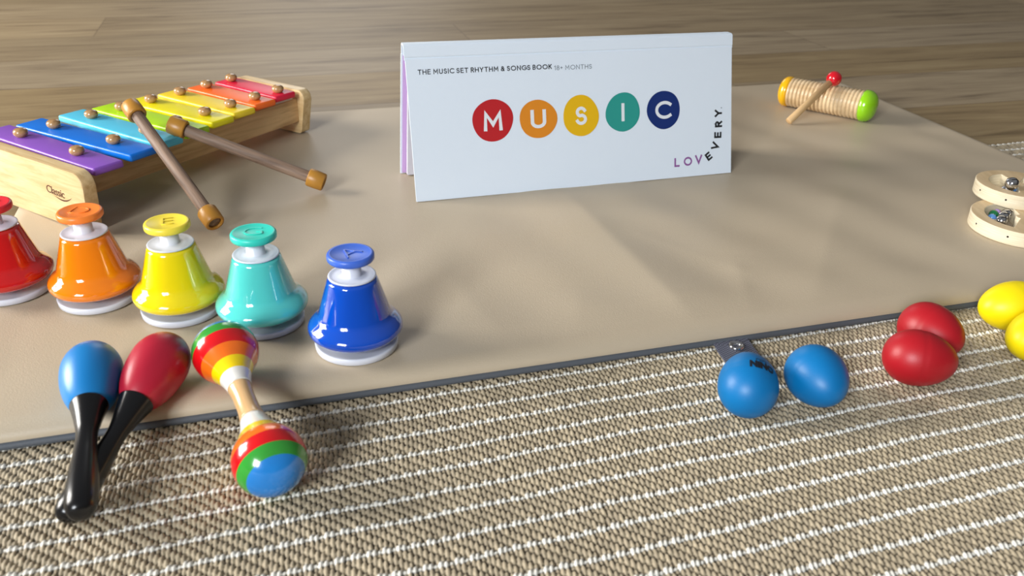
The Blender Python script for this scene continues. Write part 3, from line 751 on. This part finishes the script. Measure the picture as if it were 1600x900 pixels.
# print on the cover
def cov(x, y, lift=0.00012): return Vector((x, y * vn, y * vz * zsc(x))) + Vector((0, -vz, vn)) * lift
CM = frame_m((0, 0, 0), (1, 0, 0), (0, vn, vz))
def on_cover(name, me, m, x, y, rz=0.0, lift=0.00015, sx=1.0, parent=None):
    o = link(name, me, m, parent or front, Matrix.Translation(cov(x, y, lift)) @ CM @ Matrix.Rotation(rz - 0.0095, 4, 'Z') @ Matrix.Scale(sx, 4, (1, 0, 0)), smooth=False); return o
def arc(cx, cy, rx, ry, a0, a1, n=18):
    return [(cx + rx * math.cos(math.radians(a0 + (a1 - a0) * k / n)), cy + ry * math.sin(math.radians(a0 + (a1 - a0) * k / n))) for k in range(n + 1)]
GLY = {'T': (.62, [[(0, 1), (.62, 1)], [(.31, 1), (.31, 0)]]), 'H': (.66, [[(0, 0), (0, 1)], [(.66, 0), (.66, 1)], [(0, .5), (.66, .5)]]),
 'E': (.5, [[(.5, 1), (0, 1), (0, 0), (.5, 0)], [(0, .51), (.46, .51)]]), 'M': (.86, [[(.03, 0), (.07, 1), (.43, .30), (.79, 1), (.83, 0)]]),
 'U': (.62, [[(0, 1)] + arc(.31, .31, .31, .31, 180, 360) + [(.62, 1)]]), 'I': (0.0, [[(0, 0), (0, 1)]]),
 'S': (.5, [arc(.25, .745, .225, .255, 25, 250, 16) + arc(.25, .27, .25, .27, 75, -155, 18)]),
 'C': (.74, [arc(.5, .5, .5, .5, 48, 312, 28)]), 'O': (.98, [arc(.49, .5, .49, .5, 0, 360, 36)]),
 'R': (.52, [[(0, 0), (0, 1)] + [(.27, 1)] + arc(.27, .745, .24, .255, 90, -90, 12) + [(0, .49)], [(.25, .49), (.52, 0)]]),
 'Y': (.66, [[(0, 1), (.33, .47), (.66, 1)], [(.33, .47), (.33, 0)]]), 'N': (.68, [[(0, 0), (0, 1), (.68, 0), (.68, 1)]]),
 'G': (.86, [arc(.5, .5, .5, .5, 45, 352, 28) + [(.995, .46), (.56, .46)]]), 'B': (.5, [[(0, 0), (0, 1), (.24, 1)] + arc(.24, .76, .22, .24, 90, -90, 12) + [(0, .52)], [(.24, .52)] + arc(.25, .26, .25, .26, 90, -90, 12) + [(0, 0)]]),
 'K': (.56, [[(0, 0), (0, 1)], [(.54, 1), (.03, .45)], [(.2, .62), (.56, 0)]]), 'L': (.46, [[(0, 1), (0, 0), (.46, 0)]]), 'V': (.7, [[(0, 1), (.35, 0), (.7, 1)]]),
 '1': (.2, [[(0, .82), (.2, 1), (.2, 0)]]), '8': (.5, [arc(.25, .76, .2, .24, 0, 360, 24), arc(.25, .26, .25, .26, 0, 360, 24)]), '+': (.42, [[(0, .5), (.42, .5)], [(.21, .72), (.21, .28)]]),
 '&': (.62, [[(.62, 0), (.16, .66)] + arc(.29, .79, .17, .2, 215, -40, 14) + [(.10, .42)] + arc(.25, .24, .24, .24, 140, 330, 14) + [(.6, .5)]]), '-': (.3, [[(0, .5), (.3, .5)]])}
def stroke_text(s_, cap, wd, gap=0.22, width=None):
    """geometric sans capitals drawn as flat strokes; cap height, stroke width, letter gap (in cap heights)"""
    bm = bmesh.new(); x0 = 0.0; lay = []
    for ch in s_:
        if ch == ' ': x0 += 0.34; continue
        w_, st = GLY[ch]; lay.append((x0, st)); x0 += w_ + gap + wd / cap
    tot = x0 - gap - wd / cap
    sx = 1.0 if width is None else (width - wd) / (tot * cap)
    zt = 0.0
    for xo, st in lay:
        for pl in st:
            P_ = [Vector(((xo + x) * cap * sx + wd / 2, wd / 2 + y * (cap - wd))) for x, y in pl]
            closed = (P_[0] - P_[-1]).length < 1e-7
            L1, R1 = [], []; n_ = len(P_)
            for i_ in range(n_):
                a_ = P_[i_ - 1] if i_ > 0 else (P_[-2] if closed else None); b2 = P_[i_ + 1] if i_ < n_ - 1 else (P_[1] if closed else None)
                d1 = (P_[i_] - a_).normalized() if a_ is not None else None; d2 = (b2 - P_[i_]).normalized() if b2 is not None else None
                d1 = d1 or d2; d2 = d2 or d1
                m_ = (d1 + d2); m_ = m_.normalized() if m_.length > 1e-4 else d1
                nn = Vector((-m_.y, m_.x)); k_ = wd / 2 / max(0.42, abs(nn.dot(Vector((-d1.y, d1.x)))))
                e_ = Vector((0, 0))
                if not closed and i_ == 0: e_ = -d1 * wd / 2
                if not closed and i_ == n_ - 1: e_ = d1 * wd / 2
                L1.append(bm.verts.new((*(P_[i_] + nn * k_ + e_), zt))); R1.append(bm.verts.new((*(P_[i_] - nn * k_ + e_), zt)))
            for i_ in range(n_ - 1): bm.faces.new((R1[i_], R1[i_ + 1], L1[i_ + 1], L1[i_]))
    me = bpy.data.meshes.new('lettering'); bm.to_mesh(me); bm.free(); return me
def fit_text(s, wdt, hgt_size, off=0.0, spacing=1.0, align='LEFT'):
    me = text_mesh(s, hgt_size, 0.00003, off, 0, align, spacing, 'BOTTOM_BASELINE')
    xs = [v.co.x for v in me.vertices]; return me, wdt / (max(xs) - min(xs)), min(xs)
k_black = mat('black_ink', (30, 32, 36), 0.5); k_grey = mat('grey_ink', (120, 130, 138), 0.5)
on_cover('title_line', stroke_text('THE MUSIC SET RHYTHM & SONGS BOOK', 0.0050, 0.00082, 0.20, 0.1432), k_black, 0.0117, 0.1271, 0)
on_cover('age_line', stroke_text('18+ MONTHS', 0.0048, 0.00062, 0.20, 0.0425), k_grey, 0.1578, 0.1254, 0)
DOTS = [('M', 0.0874, 0.0777, 0.0222, 0.0218, (184, 24, 32), 'red'), ('U', 0.1376, 0.0761, 0.0208, 0.0204, (218, 134, 28), 'orange'), ('S', 0.1862, 0.0765, 0.0208, 0.0216, (226, 178, 6), 'yellow'),
        ('I', 0.2353, 0.0774, 0.0203, 0.0210, (38, 148, 138), 'teal'), ('C', 0.2843, 0.0770, 0.0198, 0.0212, (4, 40, 108), 'navy')]
ink_w = mat('white_ink', (226, 230, 235), 0.45)
for li, (ch, x, y, rx, ry, c, cn) in enumerate(DOTS):
    bm = bmesh.new(); vs_ = []
    for k in range(72):
        a_ = 2 * PI * k / 72
        wob = 1 + 0.018 * math.sin(2 * a_ + li * 2.1) + 0.014 * math.sin(3 * a_ + li * 1.3) + 0.006 * math.sin(5 * a_ + li)
        vs_.append(bm.verts.new((rx * wob * math.cos(a_), ry * wob * math.sin(a_), 0)))
    bm.faces.new(vs_); bmesh.ops.triangulate(bm, faces=bm.faces)
    me_ = bpy.data.meshes.new('round_patch'); bm.to_mesh(me_); bm.free()
    o = on_cover('round_patch', me_, mat(cn + '_ink', c, 0.5), x, y, 0); o['label'] = cn + ' round patch'
    tm = stroke_text(ch, 0.0195, 0.0035, 0)
    if ch == 'M': tm.transform(Matrix.Scale(1.08, 4, (1, 0, 0)))
    if ch == 'U': tm.transform(Matrix.Scale(1.12, 4, (1, 0, 0)))
    ys = [v.co.y for v in tm.vertices]; xs = [v.co.x for v in tm.vertices]
    link('letter', tm, ink_w, o, Matrix.Translation((0, 0, 0.00018)) @ Matrix.Translation((-(max(xs) + min(xs)) / 2, -(max(ys) + min(ys)) / 2, 0)), smooth=False)
k_purple = mat('purple_ink', (140, 84, 150), 0.5)
for ch, x, y, rz, mm in (('L', 0.3003, 0.0173, 0, 'p'), ('O', 0.3140, 0.0175, 0, 'p'), ('V', 0.3275, 0.0182, 0.02, 'p'), ('E', 0.3402, 0.0212, 0.62, 'k'), ('V', 0.3492, 0.0322, 1.25, 'k'),
                         ('E', 0.3519, 0.0447, 1.56, 'k'), ('R', 0.3522, 0.0572, 1.57, 'k'), ('Y', 0.3522, 0.0693, 1.57, 'k')):
    tm = stroke_text(ch, 0.0100 if mm == 'p' else 0.0092, 0.0020 if mm == 'p' else 0.0022, 0)
    if ch == 'O': tm.transform(Matrix.Scale(0.88, 4, (1, 0, 0)))
    ys = [v.co.y for v in tm.vertices]; xs = [v.co.x for v in tm.vertices]
    for v in tm.vertices: v.co.x -= (max(xs) + min(xs)) / 2; v.co.y -= (max(ys) + min(ys)) / 2
    on_cover('logo_letter', tm, k_purple if mm == 'p' else k_black, x, y, rz)
me_ = lathe_me('logo_dot', [(0, 0), (0, 0.0007), (0.00004, 0.0007), (0.00004, 0)], 12)
on_cover('logo_dot', me_, k_grey, 0.3562, 0.0752)

# ------------------------------------------------------------------ guiro and its stick
G0 = Vector((0.38118, 1.22952, 0.02145 + MZ)); G1 = Vector((0.49097, 1.14743, 0.02145 + MZ))
ax = G1 - G0; GL = ax.length
gu = empty('guiro', 'ridged wooden guiro cylinder with one yellow and one lime green end cap', 'guiro', G0)
mw = axis_m((0, 0, 0), ax)
pr = [(0.014, 0.0)]; nrd = 19; z0, z1 = 0.0150, GL - 0.0190
for i in range(nrd):
    for k in range(8):
        f = k / 8; pr.append((z0 + (z1 - z0) * (i + f) / nrd, 0.0178 + 0.0026 * math.sqrt(abs(math.sin(PI * f)))))
pr += [(z1, 0.0178), (z1 + 0.001, 0)]
link('ridged_body', lathe_me('ridged_body', pr, 56), wood('guiro_wood', (226, 200, 160), (200, 168, 124), (1, 1, 0.3), 0.38, 60, 0.3, 0.1), gu, mw)
def capp(l, R0): return [(0, 0)] + [(l - l * math.cos(a) if False else l * (1 - math.cos(a)) , R0 * math.sin(a) ** 0.75) for a in np.linspace(0.12, PI / 2, 14)] + [(l + 0.003, R0 * 0.995), (l + 0.0045, R0 * 0.93), (l + 0.0045, 0)]
yc = capp(0.0115, 0.0213); gc = capp(0.0150, 0.0216)
link('end_cap', lathe_me('end_cap', yc, 56), mat('yellow_cap_lacquer', (240, 180, 6), 0.2, 0.5, coat=0.5), gu, mw)['label'] = 'yellow end cap'
link('end_cap', lathe_me('end_cap', [(GL - z, r) for z, r in gc], 56), mat('lime_cap_lacquer', (140, 202, 16), 0.2, 0.5, coat=0.5), gu, mw)['label'] = 'lime green end cap'
b0, b1 = Vector((0.36897, 1.13060, 0.0046 + MZ)), Vector((0.4350, 1.1745, 0.0530 + MZ))
sk = empty('scraper_stick', 'pale wooden scraper stick with a round red head, leaning on the guiro', 'stick', b0)
d = b1 - b0; mw = axis_m((0, 0, 0), d); L_ = d.length
link('stick', lathe_me('stick', [(0, 0), (0, 0.0042), (0.0006, 0.0047), (L_ - 0.004, 0.0047), (L_ - 0.004, 0)], 28), wood('stick_wood', (214, 180, 132), (190, 152, 104), (1, 1, 0.1), 0.5, 120), sk, mw)
link('ball_head', lathe_me('ball_head', [(L_ - 0.0102 * math.cos(a), 0.0102 * math.sin(a)) for a in np.linspace(0, PI, 24)], 40), mat('red_ball_lacquer', (200, 10, 30), 0.2, 0.5, coat=0.5), sk, mw)

# ------------------------------------------------------------------ plywood jingle rings at the right edge
def ply_ring(R0, h, holes, loc, rz, tilt=(0, 0)):
    c = bpy.data.curves.new('ring', 'CURVE'); c.dimensions = '2D'; c.fill_mode = 'BOTH'; c.extrude = h / 2 - 0.0008; c.bevel_depth = 0.0008; c.bevel_resolution = 2
    def loop(pts):
        s = c.splines.new('POLY'); s.points.add(len(pts) - 1); s.use_cyclic_u = True
        for p_, q_ in zip(s.points, pts): p_.co = (q_[0], q_[1], 0, 1)
    loop([((R0 - 0.0008) * math.cos(a), (R0 - 0.0008) * math.sin(a)) for a in np.linspace(0, 2 * PI, 96, endpoint=False)])
    for hp in holes: loop(hp)
    o = bpy.data.objects.new('ring', c); COL.objects.link(o)
    me = bpy.data.meshes.new_from_object(o.evaluated_get(bpy.context.evaluated_depsgraph_get())); me.materials.clear()
    bpy.data.objects.remove(o); bpy.data.curves.remove(c)
    for v in me.vertices: v.co.z += h / 2
    me.materials.append(M_ply); me.materials.append(M_plyface)
    for p_ in me.polygons:
        if abs(p_.normal.z) > 0.9: p_.material_index = 1
    return me
def sector(r0, r1, a0, a1, rc=0.003, n=16):
    pts = [(r1 * math.cos(a), r1 * math.sin(a)) for a in np.linspace(a0, a1, n)] + [(r0 * math.cos(a), r0 * math.sin(a)) for a in np.linspace(a1, a0, n)]
    return pts[::-1]
def jingle_ring(name, lab, loc, holes_ang, beads, h=0.0145, R0=0.047):
    t = empty(name, lab, 'percussion toy', loc, 'plywood jingle rings')
    holes = [sector(0.005, R0 - 0.0120, a0, a1) for a0, a1 in holes_ang]
    fr_ = link('plywood_frame', ply_ring(R0, h, holes, loc, 0), [], t, smooth=False); sharp(fr_, 30)
    for p_ in fr_.data.polygons: p_.use_smooth = abs(p_.normal.z) < 0.9
    for kind, p, r, c in beads:
        p = Vector(p) - Vector(loc)
        if kind == 'bead':
            link('bead', lathe_me('bead', [(-r * math.cos(a), r * math.sin(a)) for a in np.linspace(0, PI, 16)], 24), c, t, Matrix.Translation(p)).__setitem__('label', c.name.replace('_', ' '))
        else:
            pr_ = [(-r * math.cos(a), r * math.sin(a) * (1.06 if abs(a - PI / 2) < 0.08 else 1.0)) for a in np.linspace(0, PI, 21)]
            jb = link('jingle_bell', lathe_me('jingle_bell', pr_, 32), M_chrome, t, Matrix.Translation(p) @ Matrix.Rotation(0.5, 4, 'X') @ Matrix.Rotation(0.4, 4, 'Y'))
            bm = bmesh.new()
            for a_ in (0, PI / 2):                      # cross slot at the top of the bell
                M_ = Matrix.Rotation(a_, 4, 'Z')
                n_ = 10; row = []
                for k in range(n_ + 1):
                    b2 = -0.9 + 1.8 * k / n_
                    row.append([bm.verts.new(M_ @ Vector((math.sin(b2) * r * 1.02, s_ * 0.0005, math.cos(b2) * r * 1.02))) for s_ in (-1, 1)])
                for k in range(n_): bm.faces.new((row[k][0], row[k + 1][0], row[k + 1][1], row[k][1]))
            link('slot', from_bm(bm, 'slot'), M_dark, jb)
    for k, a in enumerate((3.25, 4.0, 4.75)):            # small nail holes round the rim
        mm_ = axis_m((math.cos(a) * (R0 - 0.0003), math.sin(a) * (R0 - 0.0003), h * 0.55), (math.cos(a), math.sin(a), 0))
        link('nail', lathe_me('nail', [(0, 0), (0.0004, 0.0010), (0.0005, 0)], 12), M_dark, fr_, mm_)
bc = {k: mat(k + '_bead', c, 0.2, 0.5, coat=0.4) for k, c in dict(lilac=(182, 150, 210), green=(20, 110, 62), light_blue=(96, 152, 214), yellow=(236, 214, 40)).items()}
zl = MZ
jingle_ring('jingle_ring', 'round plywood jingle ring with bells and beads, lower of the stacked two', (0.5091, 0.7932, zl), ((1.45, 4.05), (4.75, 7.1)),
            [('bead', (0.4985, 0.8200, zl + 0.0075), 0.0036, bc['lilac']), ('bead', (0.4925, 0.8145, zl + 0.0075), 0.0046, bc['green']), ('bead', (0.4860, 0.8050, zl + 0.0075), 0.0042, bc['light_blue']),
             ('bell', (0.5050, 0.8130, zl + 0.0085), 0.0056, None), ('bell', (0.4985, 0.8060, zl + 0.0085), 0.0056, None), ('bell', (0.4915, 0.7965, zl + 0.0080), 0.0056, None), ('bell', (0.4810, 0.7900, zl + 0.0070), 0.0050, None)])
zu = MZ + 0.0146
jingle_ring('jingle_ring', 'upper plywood jingle ring with a silver bell standing up out of it', (0.5285, 0.8478, zu), ((1.7, 4.3), (4.9, 7.2)),
            [('bell', (0.5130, 0.8335, zu + 0.0195), 0.0066, None), ('bell', (0.5140, 0.8400, zu + 0.0090), 0.0060, None), ('bead', (0.5225, 0.8450, zu + 0.0095), 0.0042, bc['light_blue']), ('bead', (0.5290, 0.8580, zu + 0.0105), 0.0042, bc['yellow'])], R0=0.0405)
